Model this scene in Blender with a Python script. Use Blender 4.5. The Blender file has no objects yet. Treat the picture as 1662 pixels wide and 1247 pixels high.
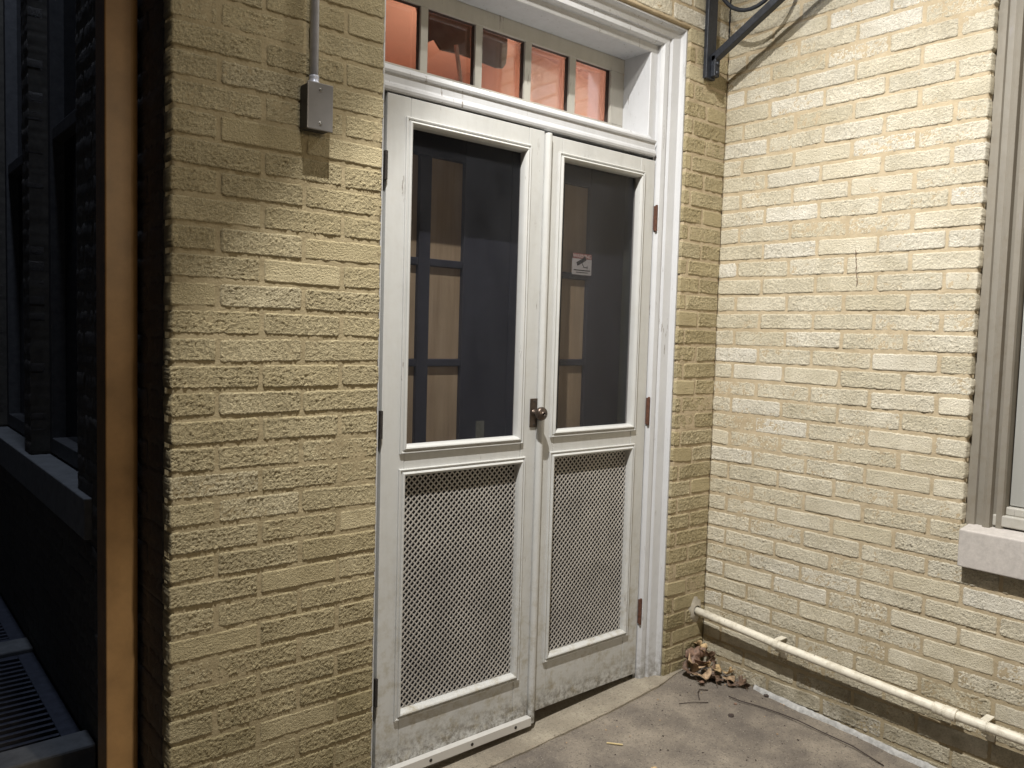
import bpy, bmesh, math, random
import numpy as np
from mathutils import Vector, Matrix

sc = bpy.context.scene
# ------------------------------------------------------------------ camera
cam_d = bpy.data.cameras.new("camera")
cam = bpy.data.objects.new("camera", cam_d)
sc.collection.objects.link(cam)
sc.camera = cam
cam_d.sensor_width = 36.0
cam_d.sensor_fit = 'HORIZONTAL'
cam_d.lens = 28.297
cam_d.clip_start = 0.05
cam_d.clip_end = 500
_F = Vector((0.64466, 0.76186, -0.06312)); _R = Vector((0.76424, -0.64428, 0.02902)); _U = Vector((0.01856, 0.06694, 0.99758))
M = Matrix((( _R.x, _U.x, -_F.x, -2.8728), (_R.y, _U.y, -_F.y, -2.0624), (_R.z, _U.z, -_F.z, 1.4530), (0, 0, 0, 1)))
cam.matrix_world = M

# ------------------------------------------------------------------ world, lamps, exposure
w = bpy.data.worlds.new("World"); sc.world = w; w.use_nodes = True
bg = w.node_tree.nodes["Background"]
bg.inputs[0].default_value = (0.10, 0.12, 0.17, 1)
bg.inputs[1].default_value = 0.085
sc.view_settings.view_transform = 'Standard'
sc.view_settings.look = 'None'
sc.view_settings.exposure = 0.15
sc.view_settings.gamma = 1.0

LAMP = Vector((-1.05, -0.42, 3.02))
FLOOD = Vector((-2.14, -0.95, 4.0))
def light(name, kind, loc, energy, color, size=0.05, target=None, size_y=None, spread=None):
    d = bpy.data.lights.new(name, kind)
    d.energy = energy; d.color = color
    if kind == 'AREA':
        d.shape = 'RECTANGLE'; d.size = size; d.size_y = size_y or size
        if spread: d.spread = spread
    else:
        d.shadow_soft_size = size
    o = bpy.data.objects.new(name, d); sc.collection.objects.link(o)
    o.location = loc
    if target is not None:
        o.rotation_euler = (Vector(target) - Vector(loc)).to_track_quat('-Z', 'Y').to_euler()
    return o
light("entrance_lamp_light", 'POINT', LAMP, 13, (1.0, 0.95, 0.86), 0.03)
_fl = light("flood_light", 'SPOT', FLOOD, 790, (1.0, 0.972, 0.92), 0.016, (-0.30, -1.1, 0.0))
_fl.data.spot_size = math.radians(94); _fl.data.spot_blend = 1.0
light("front_fill_light", 'AREA', (-1.7, -4.8, 2.6), 34, (1.0, 0.82, 0.58), 1.1, (-1.2, 0, 1.3))  # added soft fill from the front, not a known lamp
light("overhead_fill_light", 'POINT', (-2.33, 1.3, 6.0), 150, (0.62, 0.74, 1.0), 0.1)  # added bluish fill from above, stands in for sky light on sill and grates
light("room_light", 'POINT', (-0.2, 1.3, 2.5), 32, (1.0, 0.85, 0.70), 0.15)

# ------------------------------------------------------------------ materials
def mat(name, base=(0.5, 0.5, 0.5), rough=0.6, metal=0.0):
    m = bpy.data.materials.new(name); m.use_nodes = True
    nt = m.node_tree; b = nt.nodes["Principled BSDF"]
    b.inputs["Base Color"].default_value = (*base, 1)
    b.inputs["Roughness"].default_value = rough
    b.inputs["Metallic"].default_value = metal
    return m, nt, b
def N(nt, t, **kw):
    n = nt.nodes.new(t)
    for k, v in kw.items(): setattr(n, k, v)
    return n
def pos(nt, scale=(1, 1, 1)):
    g = N(nt, 'ShaderNodeNewGeometry'); mp = N(nt, 'ShaderNodeMapping')
    mp.inputs['Scale'].default_value = scale
    nt.links.new(g.outputs['Position'], mp.inputs['Vector'])
    return mp.outputs[0]
def noise(nt, vec, scale, detail=4, rough=0.55):
    n = N(nt, 'ShaderNodeTexNoise'); n.inputs['Scale'].default_value = scale
    n.inputs['Detail'].default_value = detail; n.inputs['Roughness'].default_value = rough
    nt.links.new(vec, n.inputs['Vector']); return n.outputs['Fac']
def ramp(nt, fac, stops):
    r = N(nt, 'ShaderNodeValToRGB'); cr = r.color_ramp
    while len(cr.elements) < len(stops): cr.elements.new(0.5)
    for e, (p, c) in zip(cr.elements, stops):
        e.position = p; e.color = (*c, 1) if len(c) == 3 else c
    nt.links.new(fac, r.inputs[0]); return r.outputs[0]
def mixc(nt, fac, a, b, mode='MIX'):
    m = N(nt, 'ShaderNodeMix', data_type='RGBA', blend_type=mode)
    for sock, v in ((m.inputs[0], fac), (m.inputs[6], a), (m.inputs[7], b)):
        if isinstance(v, (int, float)): sock.default_value = v
        elif isinstance(v, tuple): sock.default_value = (*v, 1)
        else: nt.links.new(v, sock)
    return m.outputs[2]
def math_(nt, op, a, b=None, clamp=False):
    m = N(nt, 'ShaderNodeMath', operation=op, use_clamp=clamp)
    for i, v in enumerate((a, b)):
        if v is None: continue
        if isinstance(v, (int, float)): m.inputs[i].default_value = v
        else: nt.links.new(v, m.inputs[i])
    return m.outputs[0]
def bump(nt, b, h, strength, dist):
    n = N(nt, 'ShaderNodeBump'); n.inputs['Strength'].default_value = strength; n.inputs['Distance'].default_value = dist
    nt.links.new(h, n.inputs['Height']); nt.links.new(n.outputs[0], b.inputs['Normal'])
def maprange(nt, v, a, b, c=0, d=1):
    m = N(nt, 'ShaderNodeMapRange'); m.interpolation_type = 'SMOOTHSTEP'
    nt.links.new(v, m.inputs[0])
    for i, x in enumerate((a, b, c, d)): m.inputs[i + 1].default_value = x
    return m.outputs[0]
def zpos(nt):
    g = N(nt, 'ShaderNodeNewGeometry'); s = N(nt, 'ShaderNodeSeparateXYZ')
    nt.links.new(g.outputs['Position'], s.inputs[0]); return s.outputs[2]

def brick_material(name, c_lo, c_hi, c_pale, grime=(0.16, 0.13, 0.07), grime_top=0.5, cavw=0.5):
    m, nt, b = mat(name, rough=0.72)
    at = N(nt, 'ShaderNodeAttribute', attribute_name='bc'); sp = N(nt, 'ShaderNodeSeparateColor')
    nt.links.new(at.outputs['Color'], sp.inputs[0])
    c = ramp(nt, sp.outputs[0], [(0.0, c_lo), (1.0, c_hi)])
    c = mixc(nt, sp.outputs[1], c, c_pale)
    p = pos(nt)
    n1 = noise(nt, p, 9, 5)
    c = mixc(nt, 1.0, c, ramp(nt, n1, [(0.3, (0.84, 0.82, 0.77)), (0.7, (1.08, 1.08, 1.08))]), 'MULTIPLY')
    n2 = noise(nt, p, 190, 3, 0.6)
    c = mixc(nt, ramp(nt, n2, [(0.30, (0.35,) * 3), (0.46, (0.0,) * 3)]), c, tuple(x * 0.5 for x in c_lo))
    # shade painted into the texture hollows and arrises to strengthen the relief
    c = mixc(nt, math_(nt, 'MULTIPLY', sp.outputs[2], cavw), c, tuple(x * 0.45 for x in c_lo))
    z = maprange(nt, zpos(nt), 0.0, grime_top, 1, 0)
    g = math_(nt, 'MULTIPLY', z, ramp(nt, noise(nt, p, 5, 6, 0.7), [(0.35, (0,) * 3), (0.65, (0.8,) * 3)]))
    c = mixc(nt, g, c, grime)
    nt.links.new(c, b.inputs['Base Color'])
    bump(nt, b, math_(nt, 'ADD', noise(nt, p, 330, 3, 0.7), noise(nt, pos(nt, (1, 1, 1.25)), 140, 3, 0.6)), 1.0, 0.006)
    return m
def mortar_material(name, c0, c1):
    m, nt, b = mat(name, rough=0.9)
    p = pos(nt)
    c = ramp(nt, noise(nt, p, 22, 6, 0.65), [(0.3, c0), (0.7, c1)])
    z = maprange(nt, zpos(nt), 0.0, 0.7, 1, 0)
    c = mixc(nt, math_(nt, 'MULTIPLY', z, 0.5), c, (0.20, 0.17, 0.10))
    nt.links.new(c, b.inputs['Base Color'])
    hole = ramp(nt, noise(nt, pos(nt, (1, 1, 2.2)), 34, 5, 0.7), [(0.27, (0.85,) * 3), (0.33, (0,) * 3)])
    c = mixc(nt, hole, c, (0.09, 0.065, 0.035))
    nt.links.new(c, b.inputs['Base Color'])
    bump(nt, b, noise(nt, p, 160, 4, 0.7), 0.8, 0.003)
    return m
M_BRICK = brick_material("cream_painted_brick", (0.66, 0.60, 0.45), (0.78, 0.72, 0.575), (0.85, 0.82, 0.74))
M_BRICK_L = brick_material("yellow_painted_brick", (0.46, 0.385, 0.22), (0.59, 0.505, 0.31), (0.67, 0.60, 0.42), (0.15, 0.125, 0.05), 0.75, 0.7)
M_BRICK_SHADE = brick_material("shaded_brick", (0.12, 0.10, 0.08), (0.17, 0.145, 0.115), (0.18, 0.16, 0.13))  # copy of the brick with the unlit wall's shade put into its colour
M_MORTAR = mortar_material("tan_mortar", (0.39, 0.315, 0.205), (0.50, 0.415, 0.285))
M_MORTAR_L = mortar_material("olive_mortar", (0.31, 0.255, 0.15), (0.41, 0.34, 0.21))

def paint(name, base, dirt=0.5, rough=0.42, peel=0.0, dirt_h=0.9, grime_c=(0.30, 0.26, 0.17)):
    m, nt, b = mat(name, base, rough)
    p = pos(nt); ps = pos(nt, (1, 1, 0.12))
    n1 = noise(nt, ps, 40, 6, 0.6); n2 = noise(nt, p, 6, 6, 0.7)
    c = mixc(nt, ramp(nt, n2, [(0.35, (0,) * 3), (0.8, (0.32,) * 3)]), base, tuple(x * 0.72 for x in base))
    c = mixc(nt, ramp(nt, n1, [(0.45, (0,) * 3), (0.85, (0.25,) * 3)]), c, tuple(x * 0.6 for x in base))
    z = maprange(nt, zpos(nt), 0.02, dirt_h, 1, 0.12)
    sp = ramp(nt, noise(nt, p, 28, 8, 0.72), [(0.48, (0,) * 3), (0.72, (1,) * 3)])
    c = mixc(nt, math_(nt, 'MULTIPLY', math_(nt, 'MULTIPLY', z, sp), dirt), c, grime_c)
    zz = maprange(nt, zpos(nt), 0.05, 0.20, 1, 0)
    s2 = ramp(nt, noise(nt, p, 55, 6, 0.75), [(0.40, (0,) * 3), (0.6, (1,) * 3)])
    c = mixc(nt, math_(nt, 'MULTIPLY', math_(nt, 'MULTIPLY', zz, s2), dirt * 0.9), c, (0.10, 0.085, 0.06))
    if peel > 0:
        f = ramp(nt, noise(nt, ps, 46, 9, 0.75), [(0.66 - 0.06 * peel, (0,) * 3), (0.685 - 0.06 * peel, (1,) * 3)])
        c = mixc(nt, f, c, (0.22, 0.20, 0.18))
    nt.links.new(c, b.inputs['Base Color'])
    nt.links.new(ramp(nt, n2, [(0.3, (rough - 0.08,) * 3), (0.7, (rough + 0.18,) * 3)]), b.inputs['Roughness'])
    bump(nt, b, math_(nt, 'ADD', n1, math_(nt, 'MULTIPLY', noise(nt, p, 90, 3), 0.4)), 0.35, 0.0012)
    return m
M_DOOR = paint("door_white_paint", (0.53, 0.535, 0.525), 0.95, 0.36, 0.15)
M_FRAME = paint("frame_white_paint", (0.55, 0.56, 0.58), 0.6, 0.42, 0.7, 0.5, (0.25, 0.24, 0.20))
M_TRANS = paint("transom_shaded_old_paint", (0.42, 0.405, 0.365), 0.9, 0.55, 0.9, 4.0, (0.33, 0.31, 0.26))  # base grey carries the shade on the sash; peeling and dirt are wear
M_WINF = paint("weathered_window_paint", (0.22, 0.20, 0.165), 0.8, 0.6, 0.8, 4.0, (0.17, 0.14, 0.10))
M_SASH = paint("grey_sash_paint", (0.33, 0.33, 0.31), 0.2, 0.5, 0.0)
M_PIPE = paint("cream_pipe_paint", (0.74, 0.70, 0.60), 0.9, 0.4, 0.25, 0.8)
M_STRIP, _, _ = mat("white_aluminium", (0.62, 0.61, 0.59), 0.3, 0.25)

def simple(name, base, rough, metal=0.0, sc_=30, var=0.3, bmp=0.2, bd=0.001):
    m, nt, b = mat(name, base, rough, metal)
    p = pos(nt); n = noise(nt, p, sc_, 6, 0.65)
    nt.links.new(ramp(nt, n, [(0.3, tuple(x * (1 - var) for x in base)), (0.7, tuple(min(1, x * (1 + var)) for x in base))]), b.inputs['Base Color'])
    bump(nt, b, n, bmp, bd)
    return m
M_STONE = simple("sill_stone", (0.46, 0.43, 0.405), 0.8, 0, 60, 0.12, 0.4, 0.002)
M_BOX = simple("grey_box_metal", (0.25, 0.245, 0.245), 0.38, 0.55, 14, 0.10, 0.05)
M_BOXS = simple("dark_box_side", (0.045, 0.045, 0.047), 0.5, 0.3, 14, 0.2, 0.1)
M_CONDUIT = simple("galvanised_conduit", (0.55, 0.58, 0.68), 0.42, 0.35, 40, 0.12, 0.1)
M_SCREW, _, _ = mat("bright_screw", (0.7, 0.69, 0.66), 0.25, 0.9)
M_IRON = simple("black_iron", (0.028, 0.032, 0.042), 0.42, 0.2, 70, 0.35, 0.5, 0.0015)
M_BRONZE = simple("brown_bronze", (0.095, 0.072, 0.058), 0.36, 0.75, 60, 0.3, 0.15)
M_RUST = simple("rusty_hinge", (0.10, 0.042, 0.025), 0.8, 0.2, 90, 0.5, 0.4)
M_DARKHINGE = simple("dark_hinge", (0.03, 0.025, 0.022), 0.7, 0.2, 90, 0.4, 0.4)
M_MESH = simple("grille_metal", (0.42, 0.40, 0.375), 0.42, 0.25, 8, 0.2, 0.1)
M_DOWN = simple("downspout_paint", (0.35, 0.20, 0.08), 0.42, 0.0, 9, 0.22, 0.12, 0.002)
M_GRATE = simple("steel_grate", (0.11, 0.115, 0.14), 0.55, 0.3, 30, 0.25, 0.3)
M_CURB = simple("dark_concrete_curb", (0.24, 0.235, 0.22), 0.9, 0, 20, 0.2, 0.4, 0.003)
M_TWIGD, _, _ = mat('dark_crack', (0.16, 0.11, 0.075), 0.9)
M_DWIN = simple('dark_window_paint', (0.10, 0.095, 0.09), 0.7)
M_MORTAR_SHADE = simple('shaded_mortar', (0.13, 0.115, 0.09), 0.9)  # mortar darkened to go with the shaded brick
M_RABBET_SHADE = simple('rabbet_shade_brown', (0.045, 0.03, 0.025), 0.8)  # dark brown puts the backlit shade of the pane edges into colour
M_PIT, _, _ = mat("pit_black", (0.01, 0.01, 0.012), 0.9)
M_INDOOR = simple("inner_door_blue_grey", (0.034, 0.038, 0.055), 0.5, 0, 20, 0.2, 0.1)
M_JAMB = simple("dark_jamb_paint", (0.048, 0.055, 0.05), 0.6, 0, 20, 0.2, 0.1)
M_PINK = simple("pink_room_plaster", (0.56, 0.315, 0.235), 0.8, 0, 1.5, 0.10, 0.1)
M_BOARD = simple("grey_board", (0.20, 0.21, 0.19), 0.8, 0, 20, 0.2, 0.1)
M_RING = simple("pale_patch", (0.42, 0.36, 0.24), 0.95, 0, 80, 0.4, 0.6, 0.003)
M_CAULK = simple("white_caulk", (0.36, 0.36, 0.355), 0.8, 0, 60, 0.35, 0.6, 0.003)
M_DARKGLASS, _, _ = mat("dark_window_glass", (0.008, 0.009, 0.011), 0.06)
M_BLOCKER, _, _ = mat("blocker_metal", (0.05, 0.05, 0.05), 0.5, 0.5)  # for the added plate that blocks the flood light

def plywood():
    m, nt, b = mat("plywood", rough=0.6)
    p = pos(nt, (1, 1, 0.06))
    n = noise(nt, p, 38, 6, 0.6); n2 = noise(nt, pos(nt), 3.5, 3)
    c = ramp(nt, n, [(0.3, (0.36, 0.27, 0.17)), (0.7, (0.50, 0.40, 0.27))])
    c = mixc(nt, 1.0, c, ramp(nt, n2, [(0.3, (0.75,) * 3), (0.7, (1.1,) * 3)]), 'MULTIPLY')
    nt.links.new(c, b.inputs['Base Color']); return m
M_PLY = plywood()

def glass(name, tint, gloss=0.10, rough=0.03, fm=0.7):
    m = bpy.data.materials.new(name); m.use_nodes = True; nt = m.node_tree
    nt.nodes.remove(nt.nodes["Principled BSDF"]); out = nt.nodes["Material Output"]
    t = N(nt, 'ShaderNodeBsdfTransparent'); t.inputs[0].default_value = (*tint, 1)
    g = N(nt, 'ShaderNodeBsdfGlossy'); g.inputs[0].default_value = (0.9, 0.92, 1, 1); g.inputs['Roughness'].default_value = rough
    bn = N(nt, 'ShaderNodeBump'); bn.inputs['Strength'].default_value = 0.15; bn.inputs['Distance'].default_value = 0.002
    nt.links.new(noise(nt, pos(nt), 7, 2), bn.inputs['Height']); nt.links.new(bn.outputs[0], g.inputs['Normal'])
    lw = N(nt, 'ShaderNodeFresnel'); lw.inputs[0].default_value = 1.45
    f = math_(nt, 'ADD', math_(nt, 'MULTIPLY', lw.outputs[0], fm), gloss, True)
    mx = N(nt, 'ShaderNodeMixShader'); nt.links.new(f, mx.inputs[0])
    nt.links.new(t.outputs[0], mx.inputs[1]); nt.links.new(g.outputs[0], mx.inputs[2]); nt.links.new(mx.outputs[0], out.inputs[0])
    return m
M_SCREEN = glass("dark_screen_glass", (0.74, 0.73, 0.73), 0.006, 0.30, 0.05)
def haze_dust(m, amount, colour):  # paints a bluish haze as a diffuse layer, plus dust specks
    nt = m.node_tree; out = nt.nodes["Material Output"]; old = out.inputs[0].links[0].from_socket
    d = N(nt, 'ShaderNodeBsdfDiffuse'); d.inputs[0].default_value = (*colour, 1)
    a = ramp(nt, noise(nt, pos(nt, (1, 1, .35)), 5, 7, .68), [(0.36, (amount * .25,) * 3), (0.7, (amount * 1.5,) * 3)])
    a2 = ramp(nt, noise(nt, pos(nt), 130, 3, .6), [(0.70, (0,) * 3), (0.76, (amount * 5,) * 3)])
    f = math_(nt, 'ADD', a, a2, True)
    mx = N(nt, 'ShaderNodeMixShader'); nt.links.new(f, mx.inputs[0]); nt.links.new(old, mx.inputs[1]); nt.links.new(d.outputs[0], mx.inputs[2])
    nt.links.new(mx.outputs[0], out.inputs[0])
haze_dust(M_SCREEN, 0.010, (0.55, 0.60, 0.72))
M_TGLASS = glass("transom_glass", (0.90, 0.88, 0.86), 0.03)

M_BLOCKER_TINT = glass('blocker_tint', (0.82, 0.82, 0.82), 0.0)  # tinted sheet for the added plate that dims the flood light
def concrete(name, a, b_, stain):
    m, nt, b = mat(name, rough=0.85)
    p = pos(nt)
    c = ramp(nt, noise(nt, p, 5, 8, 0.62), [(0.3, a), (0.68, b_)])
    c = mixc(nt, ramp(nt, noise(nt, p, 2.1, 6, 0.7), [(0.38, (0,) * 3), (0.62, (0.85,) * 3)]), c, stain)
    c = mixc(nt, ramp(nt, noise(nt, p, 120, 4, 0.7), [(0.34, (0.75,) * 3), (0.46, (0,) * 3)]), c, tuple(x * 0.4 for x in a))
    c = mixc(nt, ramp(nt, noise(nt, p, 210, 2, 0.5), [(0.66, (0,) * 3), (0.74, (0.8,) * 3)]), c, (0.55, 0.5, 0.42))
    nt.links.new(c, b.inputs['Base Color'])
    bump(nt, b, math_(nt, 'ADD', noise(nt, p, 70, 6, 0.75), math_(nt, 'MULTIPLY', noise(nt, p, 300, 2), 0.8)), 1.0, 0.006)
    return m
M_WALK = concrete("walkway_concrete", (0.17, 0.145, 0.12), (0.38, 0.33, 0.265), (0.105, 0.09, 0.082))
M_THRESH = concrete("threshold_concrete", (0.30, 0.26, 0.20), (0.48, 0.43, 0.34), (0.22, 0.19, 0.15))

def leaf_material(name, c):
    m, nt, b = mat(name, c, 0.65)
    n = noise(nt, pos(nt), 70, 5)
    nt.links.new(ramp(nt, n, [(0.3, tuple(x * 0.45 for x in c)), (0.65, tuple(min(1, x * 1.3) for x in c))]), b.inputs['Base Color'])
    bump(nt, b, n, 0.5, 0.002); return m
M_LEAF = [leaf_material("leaf_tan", (0.38, 0.27, 0.17)), leaf_material("leaf_rust", (0.20, 0.125, 0.09)), leaf_material("leaf_pale", (0.50, 0.36, 0.20)), leaf_material("leaf_dark", (0.12, 0.075, 0.05))]
M_TWIG, _, _ = mat("twig_brown", (0.045, 0.032, 0.028), 0.8)
M_STRAW, _, _ = mat("straw", (0.62, 0.50, 0.27), 0.6)

# ------------------------------------------------------------------ mesh helpers
class MB:
    def __init__(s): s.v = []; s.f = []; s.mi = []; s.m = 0
    def add(s, verts, faces):
        n = len(s.v); s.v += [tuple(p) for p in verts]
        s.f += [tuple(i + n for i in f) for f in faces]; s.mi += [s.m] * len(faces)
        return s
    def box(s, x0, x1, y0, y1, z0, z1):
        return s.add([(x0, y0, z0), (x1, y0, z0), (x1, y1, z0), (x0, y1, z0), (x0, y0, z1), (x1, y0, z1), (x1, y1, z1), (x0, y1, z1)],
                     [(0, 3, 2, 1), (4, 5, 6, 7), (0, 1, 5, 4), (1, 2, 6, 5), (2, 3, 7, 6), (3, 0, 4, 7)])
    def obox(s, c, ax, ay, az):   # oriented box: centre and three half-axes
        c, ax, ay, az = map(Vector, (c, ax, ay, az))
        P = [c + sx * ax + sy * ay + sz * az for sz in (-1, 1) for sx, sy in ((-1, -1), (1, -1), (1, 1), (-1, 1))]
        return s.add(P, [(0, 3, 2, 1), (4, 5, 6, 7), (0, 1, 5, 4), (1, 2, 6, 5), (2, 3, 7, 6), (3, 0, 4, 7)])
    def tube(s, pts, r, seg=12, rz=None):
        pts = [Vector(p) for p in pts]; n = len(pts); rs = r if isinstance(r, (list, tuple)) else [r] * n
        V = []; F = []; up = None
        for i, p in enumerate(pts):
            t = (pts[min(i + 1, n - 1)] - pts[max(i - 1, 0)]).normalized()
            if up is None: up = Vector((0, 0, 1)) if abs(t.z) < 0.9 else Vector((0, 1, 0))
            a = t.cross(up).normalized(); b = a.cross(t).normalized(); up = b
            for k in range(seg):
                th = 2 * math.pi * k / seg
                V.append(p + rs[i] * (math.cos(th) * a + math.sin(th) * b))
        for i in range(n - 1):
            for k in range(seg):
                k2 = (k + 1) % seg
                F.append((i * seg + k, i * seg + k2, (i + 1) * seg + k2, (i + 1) * seg + k))
        F.append(tuple(range(seg))[::-1]); F.append(tuple((n - 1) * seg + k for k in range(seg)))
        return s.add(V, F)
    def lathe(s, c, axis, prof, seg=24):    # prof: (distance along axis, radius)
        c = Vector(c); t = Vector(axis).normalized()
        up = Vector((0, 0, 1)) if abs(t.z) < 0.9 else Vector((0, 1, 0))
        a = t.cross(up).normalized(); b = a.cross(t)
        V = []; F = []
        for d, r in prof:
            for k in range(seg):
                th = 2 * math.pi * k / seg
                V.append(c + d * t + max(r, 1e-5) * (math.cos(th) * a + math.sin(th) * b))
        for i in range(len(prof) - 1):
            for k in range(seg):
                k2 = (k + 1) % seg
                F.append((i * seg + k, (i + 1) * seg + k, (i + 1) * seg + k2, i * seg + k2))
        F.append(tuple(range(seg))[::-1]); F.append(tuple((len(prof) - 1) * seg + k for k in range(seg)))
        return s.add(V, F)
    def frame(s, x0, x1, z0, z1, prof):      # closed mitred frame, prof = (inset, y)
        V = []; F = []
        for u, y in prof: V += [(x0 + u, y, z0 + u), (x1 - u, y, z0 + u), (x1 - u, y, z1 - u), (x0 + u, y, z1 - u)]
        for i in range(len(prof) - 1):
            for k in range(4):
                k2 = (k + 1) % 4
                F.append((4 * i + k, 4 * i + k2, 4 * i + 4 + k2, 4 * i + 4 + k))
        return s.add(V, F)
    def strip(s, rows):                       # rows of equal length joined by quads
        n = len(rows[0]); V = [p for r in rows for p in r]; F = []
        for i in range(len(rows) - 1):
            for k in range(n - 1): F.append((i * n + k, i * n + k + 1, (i + 1) * n + k + 1, (i + 1) * n + k))
        return s.add(V, F)
    def build(s, name, mats, parent=None, bevel=0.0, smooth=False, origin=None, seg=2):
        me = bpy.data.meshes.new(name)
        off = Vector(parent.location) if parent is not None and parent.type == 'EMPTY' else Vector((0, 0, 0))
        wo = Vector(origin) if origin is not None else Vector((0, 0, 0))
        me.from_pydata([tuple(Vector(p) - wo) for p in s.v], [], s.f)
        mats = mats if isinstance(mats, (list, tuple)) else [mats]
        for m in mats: me.materials.append(m)
        me.polygons.foreach_set('material_index', s.mi)
        me.polygons.foreach_set('use_smooth', [smooth] * len(s.f))
        me.update()
        o = bpy.data.objects.new(name, me); sc.collection.objects.link(o)
        if parent is not None:
            o.parent = parent
            q = parent; tot = Vector((0, 0, 0))
            while q is not None: tot += Vector(q.location); q = q.parent
            o.location = wo - tot
        else: o.location = wo
        if bevel > 0:
            b = o.modifiers.new("bevel", 'BEVEL'); b.width = bevel; b.segments = seg; b.limit_method = 'ANGLE'; b.angle_limit = math.radians(35)
            b.harden_normals = False
        return o
def tag(o, label, cat, group=None, kind=None):
    if label: o['label'] = label
    if cat: o['category'] = cat
    if group: o['group'] = group
    if kind: o['kind'] = kind
    return o
def thing(name, loc, label, cat, group=None):
    o = bpy.data.objects.new(name, None); sc.collection.objects.link(o); o.location = loc; o.empty_display_size = 0.1
    return tag(o, label, cat, group)

# numpy value noise
def _hash(ix, iy, seed):
    h = (ix.astype(np.int64) * 374761393 + iy.astype(np.int64) * 668265263 + seed * 2147483647) & 0xFFFFFFFF
    h = ((h ^ (h >> 13)) * 1274126177) & 0xFFFFFFFF
    h = (h ^ (h >> 16)) & 0xFFFFFFFF
    return h / 4294967295.0
def vn(x, y, seed=0):
    ix = np.floor(x); iy = np.floor(y); fx = x - ix; fy = y - iy
    fx = fx * fx * (3 - 2 * fx); fy = fy * fy * (3 - 2 * fy)
    a = _hash(ix, iy, seed); b = _hash(ix + 1, iy, seed); c = _hash(ix, iy + 1, seed); d = _hash(ix + 1, iy + 1, seed)
    return (a * (1 - fx) + b * fx) * (1 - fy) + (c * (1 - fx) + d * fx) * fy
def fbm(x, y, seed=0, oct=3):
    r = 0; a = 0.5
    for i in range(oct): r = r + a * vn(x * 2 ** i, y * 2 ** i, seed + 17 * i); a *= 0.5
    return r / (1 - 0.5 ** oct)

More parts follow.
